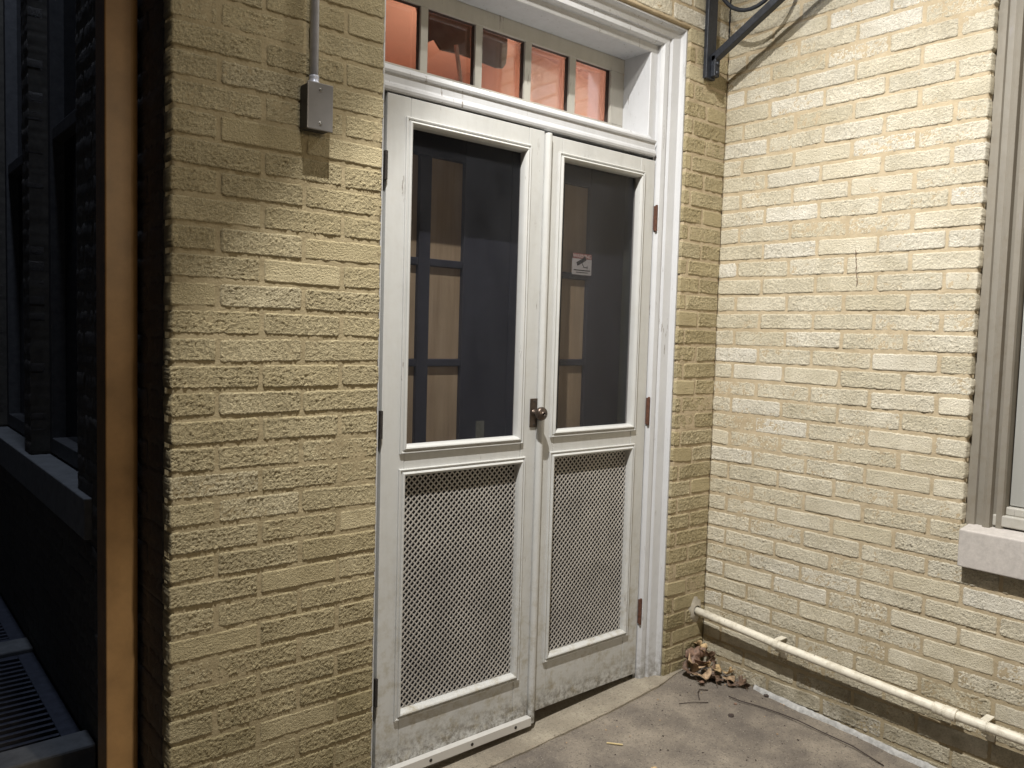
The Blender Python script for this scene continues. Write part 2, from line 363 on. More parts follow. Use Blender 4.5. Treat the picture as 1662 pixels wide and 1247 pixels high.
H = 0.07; BL = 0.2339; JT = 0.0108
def brick_mesh(cells, o, U, Nn, res, seed, mortar, depth=0.05, rec=0.0022, amp=1.0, pale=0.12):
    """cells: (u0,u1,z0,z1) brick faces; mortar: (u0,u1,z0,z1,thickness) slabs. Returns numpy verts/quads/attrs"""
    rng = np.random.RandomState(seed)
    o = np.array(o, float); U = np.array(U, float); Nn = np.array(Nn, float); Z = np.array((0, 0, 1.0))
    VV = []; FF = []; CC = []; MI = []; n0 = 0
    flip = np.dot(np.cross(U, Z), Nn) < 0
    def quads(nu, nz, n0):
        i, j = np.meshgrid(np.arange(nu - 1), np.arange(nz - 1), indexing='ij')
        a = (i * nz + j).ravel() + n0; b = a + nz
        q = np.stack([a, b, b + 1, a + 1], 1)
        return q[:, ::-1] if flip else q
    for (u0, u1, z0, z1) in cells:
        sd = int(rng.randint(1 << 20)); j = rng.uniform(-1, 1, 6) * 0.0016
        u0 += j[0]; u1 += j[1]; z0 += j[2] * 0.9; z1 += j[3] * 0.9; sl = rng.normal(0, 0.0011)
        nu = max(3, int((u1 - u0) / res)); nz = max(4, int((z1 - z0) / res))
        u = np.linspace(u0, u1, nu + 1); z = np.linspace(z0, z1, nz + 1)
        u = np.concatenate([[u0], u, [u1]]); z = np.concatenate([[z0], z, [z1]])
        UU, ZZ = np.meshgrid(u, z, indexing='ij')
        e = np.minimum(np.minimum(UU - u0, u1 - UU), np.minimum(ZZ - z0, z1 - ZZ))
        # ragged outline
        ou = (fbm(UU * 60 + sd, ZZ * 60, 3, 3) - 0.5) * 0.0034
        oz = (fbm(UU * 50, ZZ * 50 + sd, 5, 3) - 0.5) * 0.0030
        rc = 0.007 * rng.uniform(0.3, 1.4)       # rounded corners
        du = np.minimum(UU - u0, u1 - UU); dz = np.minimum(ZZ - z0, z1 - ZZ)
        cf = np.clip(1 - du / rc, 0, 1) * np.clip(1 - dz / rc, 0, 1)
        ou = ou + np.where(UU < (u0 + u1) / 2, 1, -1) * cf * rc * 0.35
        oz = oz + np.where(ZZ < (z0 + z1) / 2, 1, -1) * cf * rc * 0.35 + sl * (UU - u0) / (u1 - u0) * 2 - sl
        typ = rng.rand()
        if typ < 0.6: t = fbm(UU * 190 + sd, ZZ * 250, 11, 3)
        elif typ < 0.85: t = fbm(UU * 260 + sd, ZZ * 120, 13, 3)
        else: t = fbm(UU * 150 + sd, ZZ * 210, 19, 3)
        t = np.abs(t - 0.5) * 2
        big = fbm(UU * 18 + sd, ZZ * 26, 29, 2) - 0.5
        sm = rng.choice([1.0, 0.75, 0.35], p=[0.74, 0.18, 0.08]) * (0.75 + 0.5 * vn(UU * 14 + sd, ZZ * 20, 31))
        h = -0.0022 * np.clip(1 - e / 0.003, 0, 1) ** 2 + 0.0009 * np.clip(1 - np.abs(e - 0.0045) / 0.003, 0, 1) + (t * 0.0052 - 0.0016) * amp * sm + big * 0.0016 + rng.uniform(-0.0010, 0.0010)
        back = np.zeros_like(h, bool); back[0, :] = back[-1, :] = True; back[:, 0] = back[:, -1] = True
        h = np.where(back, -depth, h)
        P = o + (UU + ou)[..., None] * U + (ZZ + oz)[..., None] * Z + h[..., None] * Nn
        VV.append(P.reshape(-1, 3)); FF.append(quads(nu + 3, nz + 3, n0)); n0 += P.shape[0] * P.shape[1]
        tone = np.clip(rng.normal(0.5, 0.24), 0, 1)
        pl = rng.uniform(0.35, 0.85) if rng.rand() < pale else rng.uniform(0, 0.3)
        cav = np.clip(1 - t * 3.2, 0, 1) * sm * 0.8 + np.clip(1 - e / 0.004, 0, 1) * 0.25
        cav = np.where(back, 0.5, cav)
        C = np.stack([np.full_like(h, tone), np.full_like(h, pl), np.clip(cav, 0, 1), np.ones_like(h)], -1)
        CC.append(C.reshape(-1, 4)); MI.append(np.zeros(len(FF[-1]), int))
    for (u0, u1, z0, z1, th) in mortar:
        r = 0.009; nu = max(2, int((u1 - u0) / r)); nz = max(2, int((z1 - z0) / r))
        u = np.concatenate([[u0], np.linspace(u0, u1, nu + 1), [u1]]); z = np.concatenate([[z0], np.linspace(z0, z1, nz + 1), [z1]])
        UU, ZZ = np.meshgrid(u, z, indexing='ij')
        h = -rec + (fbm(UU * 60, ZZ * 60, seed + 7, 3) - 0.5) * 0.0042 + (fbm(UU * 6, ZZ * 9, seed + 9, 2) - 0.5) * 0.003
        back = np.zeros_like(h, bool); back[0, :] = back[-1, :] = True; back[:, 0] = back[:, -1] = True
        h = np.where(back, -th, h)
        P = o + UU[..., None] * U + ZZ[..., None] * Z + h[..., None] * Nn
        VV.append(P.reshape(-1, 3)); FF.append(quads(nu + 3, nz + 3, n0)); n0 += P.shape[0] * P.shape[1]
        CC.append(np.zeros((len(VV[-1]), 4))); MI.append(np.ones(len(FF[-1]), int))
    return np.concatenate(VV), np.concatenate(FF), np.concatenate(CC), np.concatenate(MI)
def np_object(name, V, Q, C, MI, mats, parent=None, origin=(0, 0, 0), smooth=True):
    me = bpy.data.meshes.new(name); nv, nq = len(V), len(Q)
    V = V - np.array(origin)
    me.vertices.add(nv); me.loops.add(nq * 4); me.polygons.add(nq)
    me.vertices.foreach_set('co', V.astype(np.float32).ravel())
    me.loops.foreach_set('vertex_index', Q.astype(np.int32).ravel())
    me.polygons.foreach_set('loop_start', np.arange(0, nq * 4, 4, dtype=np.int32))
    me.polygons.foreach_set('loop_total', np.full(nq, 4, dtype=np.int32))
    for m in mats: me.materials.append(m)
    me.polygons.foreach_set('material_index', MI.astype(np.int32))
    me.update(calc_edges=True)
    me.polygons.foreach_set('use_smooth', [smooth] * nq)
    if C is not None:
        a = me.attributes.new('bc', 'FLOAT_COLOR', 'POINT'); a.data.foreach_set('color', C.astype(np.float32).ravel())
    me.validate()
    o = bpy.data.objects.new(name, me); sc.collection.objects.link(o)
    if parent is not None: o.parent = parent; o.location = Vector(origin) - Vector(parent.location)
    else: o.location = origin
    return o
def courses(z0, z1):
    k = -14
    out = []
    while True:
        zt = 2.475 - k * H; zb = zt - H
        if zt < z0: break
        if zb < z1: out.append((k, zb + JT / 2, zt - JT / 2))
        k += 1
    return out
def row_cells(zb, zt, joints, lo, hi, holes=()):
    """joints: sorted head-joint positions, clipped to [lo,hi] minus holes (u0,u1,z0,z1)"""
    spans = [(lo, hi)]
    for (a, b, c, d) in holes:
        if (zb + zt) / 2 > c and (zb + zt) / 2 < d:
            ns = []
            for (s, e) in spans:
                if a > s: ns.append((s, min(e, a)))
                if b < e: ns.append((max(s, b), e))
            spans = [q for q in ns if q[1] > q[0]]
    cells = []
    for (s, e) in spans:
        js = [s - JT / 2] + [j for j in joints if s + 0.03 < j < e - 0.03] + [e + JT / 2]
        for a, b in zip(js[:-1], js[1:]): cells.append((a + JT / 2, b - JT / 2, zb, zt))
    return cells

# ------------------------------------------------------------------ ground
def ground():
    xs = np.concatenate([[-12, -8, -5], np.linspace(-3.4, 0.02, 115)]); ys = np.concatenate([[-14, -9, -5], np.linspace(-2.6, 0.72, 112)])
    X, Y = np.meshgrid(xs, ys, indexing='ij')
    Zz = 0.040 + 0.05 * np.clip(Y, -2.0, 0.1) + 0.044 * np.clip(X + 0.2, -3, 0) + (fbm(X * 3, Y * 3, 4, 4) - 0.5) * 0.010 + (fbm(X * 22, Y * 22, 8, 3) - 0.5) * 0.005
    Zz = np.where(X < -2.3, np.minimum(Zz, 0.02), Zz)
    V = np.stack([X, Y, Zz], -1).reshape(-1, 3); nx, ny = X.shape
    i, j = np.meshgrid(np.arange(nx - 1), np.arange(ny - 1), indexing='ij'); a = (i * ny + j).ravel(); b = a + ny
    o = np_object("walkway", V, np.stack([a, b, b + 1, a + 1], 1), None, np.zeros(len(a), int), [M_WALK])
    tag(o, "stained grey concrete walkway in front of the doors", "walkway", kind='structure')
    b = MB(); b.add([(-60, -60, -0.16), (60, -60, -0.16), (60, 60, -0.16), (-60, 60, -0.16)], [(0, 1, 2, 3)])
    tag(b.build("ground", M_WALK), "dark ground around the building", "ground", kind='structure')
ground()
# concrete threshold under the doors
b = MB()
fr = [(-1.68, -0.050), (-1.3, -0.048), (-0.9, -0.045), (-0.60, -0.049), (-0.35, -0.040), (-0.20, -0.012), (-0.13, -0.004)]
rows = []
rng = random.Random(5)
fine = []
for (a, c) in zip(fr[:-1], fr[1:]):
    for k in range(10): t = k / 10; fine.append((a[0] + (c[0] - a[0]) * t, a[1] + (c[1] - a[1]) * t + rng.uniform(-0.002, 0.002)))
fine.append(fr[-1])
tz = lambda x: float(np.interp(x, [-1.7, -1.6, -.95, -.4, -.1], [-.004, -.002, .012, .044, .052]))
rows = [[(x, y, -0.05) for x, y in fine], [(x, y, tz(x) - .004) for x, y in fine], [(x, y + 0.006, tz(x)) for x, y in fine], [(x, 0.02, tz(x)) for x, y in fine], [(x, 0.35, tz(x) + .001) for x, y in fine]]
b.strip(rows)
tag(b.build("concrete_threshold", M_THRESH, smooth=False, origin=(-0.95, 0, 0)), "pale worn concrete threshold slab under the double doors", "threshold", kind='structure')

# ------------------------------------------------------------------ brick walls
def make_wall_left():
    t = thing("brick_wall", (-1.94, 0, 0), "yellowish textured brick wall left of the doors carrying the metal box", "wall")
    cells = []
    for k, zb, zt in courses(-0.05, 3.3):
        js = [0.5 * BL + n * BL for n in range(4)] if k % 2 else [n * BL for n in range(1, 4)]
        cells += row_cells(zb - 0.002, zt - 0.002, js, 0, 0.592)
    A = brick_mesh(cells, (-2.235, 0, 0), (1, 0, 0), (0, -1, 0), 0.0030, 11, [(0.005, 0.588, -0.1, 3.3, 0.30)], depth=0.055, amp=1.05, pale=0.06)
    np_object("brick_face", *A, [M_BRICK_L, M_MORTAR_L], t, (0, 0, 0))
    return t
W_LEFT = make_wall_left()
def make_pillar():
    t = thing("brick_pillar", (-0.13, 0, 0), "narrow brick pillar between the right door casing and the pale side wall", "pillar")
    cells = []
    for k, zb, zt in courses(-0.05, 2.66):
        js = [0.044] if k % 2 == 0 else [0.128]
        cells += row_cells(zb, zt, js, 0, 0.262)
    A = brick_mesh(cells, (-0.257, 0, 0), (1, 0, 0), (0, -1, 0), 0.0036, 23, [(0.005, 0.262, -0.1, 2.66, 0.30)], depth=0.058, amp=1.1, pale=0.1)
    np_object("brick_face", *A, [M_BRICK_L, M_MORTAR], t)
    cells = []
    for k, zb, zt in courses(2.67, 3.3):
        js = [0.5 * BL * (k % 2) + n * BL for n in range(1, 9)]
        if zb < 2.67: zb = 2.675
        if zt - zb > 0.02: cells += row_cells(zb, zt, js, -1.643 + 2.235, 2.232)
    A = brick_mesh(cells, (-2.235, 0, 0), (1, 0, 0), (0, -1, 0), 0.0045, 29, [(0.594, 2.232, 2.676, 3.3, 0.35)], depth=0.055, amp=1.1, pale=0.1)
    l = thing("brick_lintel", (-0.95, 0, 2.67), "brickwork above the white head casing of the doors", "wall")
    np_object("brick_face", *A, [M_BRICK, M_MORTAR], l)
make_pillar()
def make_wall_right():
    t = thing("side_brick_wall", (0, -1.2, 0), "brightly lit pale cream brick wall right of the doors with a window", "wall")
    cells = []
    for k, zb, zt in courses(-0.08, 3.3):
        js = [(n + 0.5) * BL - 0.027 for n in range(0, 12)] if k % 2 == 0 else [n * BL - 0.027 for n in range(1, 12)]
        cells += row_cells(zb, zt, js, 0.001, 2.5, [(1.014, 3, 0.855, 9), (1.02, 3, 0.735, 0.856)])
    A = brick_mesh(cells, (0, 0, 0), (0, -1, 0), (-1, 0, 0), 0.0036, 37,
                   [(0.0, 1.008, -0.1, 3.3, 0.30), (1.0085, 2.5, -0.1, 0.73, 0.30)], depth=0.055, amp=1.35, pale=0.20)
    np_object("brick_face", *A, [M_BRICK, M_MORTAR], t)
    # window: weathered frame, sash and glass
    prof = [(-1.009, .12), (-1.010, .034), (-1.014, .030), (-1.040, .029), (-1.044, .036), (-1.062, .037), (-1.066, .024), (-1.078, .018), (-1.088, .022), (-1.092, .040), (-1.100, .044), (-1.103, .034), (-1.120, .035), (-1.124, .042), (-1.126, .11)]
    b = MB(); b.strip([[(x, y, 0.850), ] + [(x, y, 3.3)] for (y, x) in prof])
    wf = b.build("window_frame", M_WINF, t)
    b = MB(); b.box(0.075, 0.11, -1.172, -1.128, 0.935, 3.2); b.box(0.075, 0.11, -1.9, -1.172, 0.935, 1.00); b.box(0.078, 0.113, -1.9, -1.172, 1.98, 2.03)
    b.build("window_sash", M_SASH, wf, bevel=0.002)
    b = MB(); b.box(0.094, 0.098, -1.9, -1.172, 1.0, 3.2); b.build("window_pane", M_SASH, wf)
    b = MB(); b.box(0.09, 0.3, -2.5, -1.0085, 0.73, 3.3); 
    b = MB(); b.box(0.035, 0.12, -1.95, -1.092, 0.868, 0.905); b.box(0.055, 0.12, -1.95, -1.110, 0.905, 0.932)
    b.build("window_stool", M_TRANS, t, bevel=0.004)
    b = MB(); b.add([(-.042, -1.021, .727), (-.042, -1.95, .727), (.1, -1.95, .727), (.1, -1.021, .727), (-.042, -1.021, .852), (-.042, -1.95, .852), (.1, -1.95, .868), (.1, -1.021, .868)],
          [(0, 3, 2, 1), (4, 5, 6, 7), (0, 1, 5, 4), (1, 2, 6, 5), (2, 3, 7, 6), (3, 0, 4, 7)][0:6])
    b.build("window_sill", M_STONE, t, bevel=0.005, seg=3)
    b = MB(); b.box(0.12, 0.3, -2.5, -1.0085, 0.868, 3.3); b.build("window_backing", M_PIT, t)
make_wall_right()
b = MB(); rg = random.Random(2); b.tube([(-.0015 + rg.uniform(-.001, .001), -.594 - .013 * k / 12 + rg.uniform(-.0022, .0022), 1.795 - .135 * k / 12) for k in range(13)], [.0008 + .0012 * abs(math.sin(k * 1.3)) for k in range(13)], 5)
b.build("crack", M_TWIGD, bpy.data.objects["side_brick_wall"])

# dark side of the building on the left, facing -x, with two windows
XW = -2.235
def make_wall_dark():
    t = thing("dark_brick_wall", (XW, 2.4, 0), "dark unlit brick side wall behind the tan downspout with tall windows", "wall")
    cells = []
    holes = [(1.00, 1.85, 0.88, 9), (2.00, 2.95, 0.88, 9), (3.1, 4.0, 0.88, 9), (0.80, 7, 0.735, 0.881)]
    for k, zb, zt in courses(-0.05, 3.6):
        js = [(n + 0.5 * (k % 2)) * BL + 0.07 for n in range(0, 26)]
        cells += row_cells(zb, zt, js, 0.062, 5.2, holes)
    ms = [(0.06, 5.2, -0.1, 0.73, 0.3), (0.06, 1.0, 0.7305, 3.6, 0.3), (1.85, 2.0, 0.88, 3.6, 0.3), (2.95, 3.1, 0.88, 3.6, 0.3), (4.0, 5.2, 0.88, 3.6, 0.3)]
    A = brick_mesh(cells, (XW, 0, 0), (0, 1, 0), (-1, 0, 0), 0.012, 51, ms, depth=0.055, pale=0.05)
    np_object("brick_face", *A, [M_BRICK_SHADE, M_MORTAR_SHADE], t)
    for (a, c) in ((1.00, 1.85), (2.00, 2.95), (3.1, 4.0)):
        b = MB()
        b.box(XW + .072, XW + .138, a + .002, a + .05, .885, 3.6); b.box(XW + .072, XW + .138, c - .05, c - .002, .885, 3.6)
        b.box(XW + .072, XW + .14, a + .05, c - .05, .885, .95); b.box(XW + .08, XW + .13, a + .05, c - .05, 2.2, 2.25)
        f = b.build("window_frame", M_DWIN, t, bevel=0.003)
        b = MB(); b.box(XW + .125, XW + .13, a + .05, c - .05, .95, 3.6); b.build("window_pane", M_DARKGLASS, f)
    b = MB(); b.box(XW - .022, XW + .15, .80, 4.6, .738, .875); b.build("window_sill", M_CURB, t, bevel=0.004)  # dark concrete colour carries the shade of the unlit sill front
make_wall_dark()

# ------------------------------------------------------------------ door surround with transom
def make_surround():
    t = thing("door_frame", (-0.95, 0.05, 0.05), "white painted door surround with moulded casing and five pane transom window", "door frame")
    prof = [(0.0, .05), (0.0, .012), (.010, .010), (.014, .022), (.020, .030), (.058, .036), (.062, .046), (.072, .048), (.074, .042), (.094, .045), (.099, .054), (.103, .058), (.104, .072), (.110, .0725)]
    xl, xr, zt, z0 = -1.643, -0.257, 2.672, 0.008
    b = MB(); rows = []
    for u, y in prof:
        ul = u * 0.30; uz = u * 0.72
        rows.append([(xl + ul, y, z0), (xl + ul, y, zt - uz), (xr - u, y, zt - uz), (xr - u, y, z0)])
    b.strip(rows); b.build("casing", M_FRAME, t)
    b = MB(); rows = []
    for u, uz, y in ((.104, .0750, .0724), (.143, .103, .0724), (.145, .105, .076), (.145, .105, .212)):
        rows.append([(xl + u * .3, y, 2.2), (xl + u * .3, y, zt - uz), (xr - u, y, zt - uz), (xr - u, y, 2.2)])
    b.strip(rows); b.build('reveal_lining', M_FRAME, t)
    # transom bar above the leaves
    pb = [(.20, 2.164), (.062, 2.164), (.056, 2.168), (.054, 2.176), (.056, 2.186), (.059, 2.188), (.060, 2.192), (.060, 2.215), (.055, 2.218), (.053, 2.225), (.055, 2.232), (.061, 2.236), (.066, 2.243), (.215, 2.258)]
    b = MB(); b.strip([[(-1.612, y, z), (-0.3995 + (0.028 if z < 2.232 else 0), y, z)] for y, z in pb])
    b.build("transom_bar", M_FRAME, t)
    # jambs behind the leaves
    b = MB(); b.box(-1.66, -1.5975, .075, .29, .056, 2.166); b.box(-.372, -.30, .075, .29, .056, 2.166); b.build("jamb", M_JAMB, t)
    # transom sash
    g = MB(); x0, x1 = -1.60, -0.402
    def fr(x0, x1, z0, z1): g.box(x0, x1, .21, .222, z0, z1)
    panes = [(-1.580, -1.382), (-1.3545, -1.1565), (-1.1275, -.9305), (-.9005, -.7055), (-.6735, -.4785)]
    fr(x0, x1, 2.510, 2.567); fr(x0, x1, 2.245, 2.303); fr(x0, panes[0][0], 2.303, 2.510); fr(panes[-1][1], x1, 2.303, 2.510)
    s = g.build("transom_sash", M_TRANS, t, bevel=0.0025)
    for a, c in zip(panes[:-1], panes[1:]):
        g = MB(); g.box(a[1], c[0], .212, .221, 2.303, 2.510); g.m = 1; g.box(a[1] + .002, c[0] - .002, .2212, .2424, 2.303, 2.510); g.build("muntin", [M_TRANS, M_RABBET_SHADE], s)
    g = MB(); g.box(x0, x1, .2222, .2424, 2.512, 2.567); g.box(x0, x1, .2222, .2424, 2.245, 2.301); g.box(panes[-1][1] + .002, x1, .2222, .2424, 2.301, 2.512); g.build('rabbet_shade', M_RABBET_SHADE, s)  # dark strips stand in for the shade inside the sash rabbets
    for a, c in panes:
        g = MB(); g.box(a - .002, c + .002, .2425, .2445, 2.301, 2.512); g.build("pane", M_TGLASS, s)
    # hinges on the frame side
    for z0_, z1_ in ((1.877, 1.973), (1.102, 1.208), (.279, .379)):
        h = MB(); h.box(-.3655, -.350, .050, .060, z0_, z1_); h.tube([(-.360, .050, z0_ - .004), (-.360, .050, z1_ + .004)], .0052, 8)
        h.build("hinge", M_RUST, t, bevel=.001)
    for z0_, z1_ in ((1.901, 1.986), (1.120, 1.205), (.278, .367)):
        h = MB(); h.box(-1.602, -1.594, .0525, .066, z0_, z1_); h.tube([(-1.600, .053, z0_), (-1.600, .053, z1_)], .0035, 8)
        h.build("hinge", M_DARKHINGE, t)
make_surround()

MOULD = [(0, .0605), (0.0, .0535), (.0025, .0515), (.006, .0525), (.0075, .0565), (.0095, .0565), (.012, .0505), (.016, .0480), (.020, .0500), (.0245, .0575), (.026, .0650), (.027, .082)]
def make_leaf(x0, x1, z0, z1, up, lo, label, seed):
    """up, lo = outer rectangles (x0,x1,z0,z1) of the two panels"""
    t = thing("screen_door", (x0, 0.06, z0), label, "door")
    Y0, Y1 = .0600, .094
    gx0, gx1 = up[0] + .02, up[1] - .02
    lx0, lx1 = lo[0] + .02, lo[1] - .02
    sl, sr = (x0, min(gx0, lx0)), (max(gx1, lx1), x1)
    b = MB(); b.box(sl[0], sl[1], Y0, Y1, z0, z1); b.build("stile", M_DOOR, t, bevel=.0015)
    b = MB(); b.box(sr[0], sr[1], Y0, Y1, z0, z1); b.build("stile", M_DOOR, t, bevel=.0015)
    for za, zb in ((z0, lo[2] + .02), (lo[3] - .02, up[2] + .02), (up[3] - .02, z1)):
        b = MB(); b.box(sl[1] + .0012, sr[0] - .0012, Y0 + .0008, Y1, za, zb); b.build("rail", M_DOOR, t, bevel=.0015)
    for r in (up, lo):
        b = MB(); b.frame(r[0], r[1], r[2], r[3], MOULD); b.build("panel_moulding", M_DOOR, t)
    b = MB(); b.box(up[0] + .018, up[1] - .018, .078, .0805, up[2] + .018, up[3] - .018); b.build("glass_pane", M_SCREEN, t)
    # diagonal lattice grille
    g = MB(); a0, a1, c0, c1 = lo[0] + .02, lo[1] - .02, lo[2] + .02, lo[3] - .02
    P = .0212; hw = .0021
    for sgn in (1, -1):
        n = int(((a1 - a0) + (c1 - c0)) / P) + 2
        for i in range(-1, n):
            # line: z - c0 = sgn*(x - xs)
            if sgn == 1: k = c0 - (a0 + i * P) + (a1 - a0) - (a1 - a0); 
            pts = []
            if sgn == 1:
                d = -(a1 - a0) + i * P + .004          # z = c0 + (x-a0) + d
                xa = max(a0, a0 - d); xb = min(a1, a0 + (c1 - c0) - d)
                if xb - xa < .002: continue
                pa = Vector((xa, 0, c0 + (xa - a0) + d)); pb_ = Vector((xb, 0, c0 + (xb - a0) + d))
            else:
                d = i * P + .004                        # z = c0 - (x-a0) + d
                xa = max(a0, a0 + d - (c1 - c0)); xb = min(a1, a0 + d)
                if xb - xa < .002: continue
                pa = Vector((xa, 0, c0 - (xa - a0) + d)); pb_ = Vector((xb, 0, c0 - (xb - a0) + d))
            dr = (pb_ - pa).normalized(); nn = Vector((-dr.z, 0, dr.x))
            yy = .0740 if sgn == 1 else .0755
            c = (pa + pb_) / 2 + Vector((0, yy, 0))
            g.obox(c, dr * ((pb_ - pa).length / 2), Vector((0, .0009, 0)), nn * hw)
    g.build("metal_grille", M_MESH, t)
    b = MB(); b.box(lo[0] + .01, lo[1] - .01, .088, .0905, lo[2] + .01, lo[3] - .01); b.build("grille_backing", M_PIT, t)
    return t
LL = make_leaf(-1.594, -.9605, .060, 2.158, (-1.529, -1.023, 1.067, 2.099), (-1.531, -1.009, .210, 1.019),
               "left white screen door leaf with brown knob and white bottom strip", 1)
b = MB(); b.tube([(-.947, .0535, .036), (-.947, .0535, 2.152)], .0135, 10); b.box(-.959, -.933, .054, .072, .038, 2.150)
b.build("astragal", M_DOOR, LL, bevel=.002)
b = MB(); b.box(-1.575, -.961, .034, .0595, .034, .065)
st = b.build("bottom_strip", M_STRIP, LL, bevel=.0012)
for x in (-1.40, -1.23, -1.035):
    b = MB(); b.lathe((x, .0342, .050), (0, -1, 0), [(0, .006), (.0015, .0055), (.0022, .003)], 12); b.build("screw", M_DARKHINGE, st)
RR = make_leaf(-.9275, -.3665, .068, 2.150, (-.891, -.430, 1.080, 2.098), (-.892, -.430, .244, 1.027),
               "right white screen door leaf with rusty hinges and bare scuffed bottom edge", 2)
# knob with its plate on the left leaf
b = MB(); b.box(-.992, -.955, .0555, .0602, 1.121, 1.224)
pl = b.build("knob_plate", M_BRONZE, LL, bevel=.0025)
b = MB(); b.lathe((-.9735, .0556, 1.173), (0, -1, 0), [(0, .013), (.004, .0125), (.007, .009), (.018, .0085), (.022, .012), (.026, .019), (.032, .0235), (.040, .0245), (.046, .022), (.050, .015), (.052, .006)], 28)
b.build("door_knob", M_BRONZE, LL, smooth=True)
for z in (1.131, 1.214):
    b = MB(); b.lathe((-.9735, .0553, z), (0, -1, 0), [(0, .0035), (.0012, .003)], 10); b.build("screw", M_DARKHINGE, pl)

# ------------------------------------------------------------------ inner doors behind the screens
def make_inner(x0, x1, cols, label):
    t = thing("inner_door", (x0, .2, .06), label, "door")
    b = MB(); Y0, Y1 = .205, .245
    zr = [2.033, 1.695, 1.357, 1.019]
    b.box(x0, cols[0][0], Y0, Y1, .06, 2.16); b.box(cols[-1][1], x1, Y0, Y1, .06, 2.16)
    b.box(cols[0][0], cols[-1][1], Y0 + .001, Y1, 2.033, 2.16); b.box(cols[0][0], cols[-1][1], Y0 + .001, Y1, .06, .70)
    b.box(cols[0][1], cols[1][0], Y0 + .001, Y1, .70, 2.033)
    for z in (1.671, 1.332, .994):
        for c in cols: b.box(c[0], c[1], Y0 + .002, Y1, z, z + .025)
    b.build("door_slab", M_INDOOR, t, bevel=.003)
    for c in cols:
        for za, zb in ((1.696, 2.033), (1.357, 1.671), (1.019, 1.332), (.70, .994)):
            b = MB(); b.box(c[0] + .001, c[1] - .001, .222, .23, za + .001, zb - .001); b.build("plywood_panel", M_PLY, t)
make_inner(-1.62, -.982, [(-1.514, -1.375), (-1.329, -1.191)], "left inner door seen through the glass with plywood panels and centre bar")
make_inner(-.980, -.373, [(-.900, -.761), (-.714, -.575)], "right inner door seen through the glass with a warning sticker on its stile")
# warning sticker
t = thing("warning_sticker", (-.661, .203, 1.69), "small white and red camera warning sticker behind the right door glass", "sticker")
sx0, sx1, sz0, sz1 = -.668, -.562, 1.689, 1.772
M_ST, _, _ = mat("sticker_white", (0.55, 0.55, 0.56), 0.5); M_SR, _, _ = mat("sticker_red", (0.26, 0.07, 0.06), 0.5); M_SK, _, _ = mat("sticker_ink", (0.02, 0.02, 0.025), 0.6); M_SW, _, _ = mat("sticker_letter", (0.7, 0.62, 0.6), 0.5)
b = MB(); b.box(sx0, sx1, .2010, .2025, sz0, sz1 - .021); b.build("card", M_ST, t)
b = MB(); b.box(sx0 + .003, sx1, .2010, .2025, sz1 - .0205, sz1); b.build("header_band", M_SR, t)
def text(s, size, loc, m, parent, name="lettering", rot=(math.radians(90), 0, 0), squash=1.0):
    cu = bpy.data.curves.new(name, 'FONT'); cu.body = s; cu.size = size; cu.extrude = 0.0003; cu.align_x = 'CENTER'
    o = bpy.data.objects.new(name, cu); sc.collection.objects.link(o)
    o.rotation_euler = rot; o.scale = (squash, 1, 1); bpy.context.view_layer.update()
    me = bpy.data.meshes.new_from_object(o.evaluated_get(bpy.context.evaluated_depsgraph_get())); bpy.data.objects.remove(o)
    me.materials.clear(); me.materials.append(m)
    q = bpy.data.objects.new(name, me); sc.collection.objects.link(q); q.rotation_euler = rot; q.scale = (squash, 1, 1)
    q.parent = parent; q.location = Vector(loc) - Vector(parent.location); return q
text("WARNING", .021, ((sx0 + sx1) / 2, .2006, sz1 - .0175), M_SW, t)
b = MB()
b.obox((-.621, .2004, 1.741), Vector((.0225, 0, .0115)), (0, .0005, 0), Vector((-.0035, 0, .0068)))
b.obox((-.600, .2004, 1.7535), Vector((.0035, 0, .0018)), (0, .0006, 0), Vector((-.0042, 0, .0082)))
b.obox((-.611, .2004, 1.728), Vector((.004, 0, -.0065)), (0, .0005, 0), Vector((.001, 0, .0006)))
b.box(-.608, -.588, .1999, .2009, 1.7175, 1.7205); b.box(-.588, -.5855, .1999, .2009, 1.713, 1.725)
b.build("camera_symbol", M_SK, t)
b = MB(); b.box(sx0 + .008, sx1 - .008, .2004, .2009, 1.7045, 1.7085); b.box(sx0 + .020, sx1 - .020, .2004, .2009, 1.6965, 1.6995); b.build("small_print", M_SK, t)
# light patch of paper low in the left inner door
b = MB(); b.box(-1.120, -1.085, .199, .2035, 1.06, 1.135)
tag(b.build("paper_note", simple("dull_paper", (0.16, 0.17, 0.15), 0.8), origin=(-1.10, .2, 1.06)), "small dull grey paper low behind the left door glass", "paper")

# ------------------------------------------------------------------ room behind the transom
b = MB()
b.box(-2.0, 0.3, .262, .30, 2.58, 3.5); b.box(-2.0, .3, 2.6, 2.65, 0, 3.5); b.box(-2.05, -2.0, .262, 2.6, 0, 3.5); b.box(.3, .35, .262, 2.6, 0, 3.5)
b.box(-2.0, .3, .262, 2.6, 3.12, 3.2); b.box(-2.0, .3, .262, 2.6, .02, .05)
b.box(-2.0, .3, .247, .262, 2.166, 2.255)
tag(b.build("room_wall", M_PINK, origin=(-.9, 1.4, 0)), "reddish plaster room lit from inside, seen through the transom", "room", kind='structure')
b = MB()
o_ = [(-1.22, 2.66), (-1.20, 2.60), (-1.195, 2.545), (-1.17, 2.515), (-1.13, 2.54), (-1.10, 2.51), (-1.00, 2.515), (-.90, 2.51), (-.83, 2.505), (-.80, 2.51), (-.785, 2.53), (-.78, 2.58), (-.78, 2.68)]
V = [(x, .50, z) for x, z in o_] + [(x, .512, z) for x, z in o_]; n = len(o_)
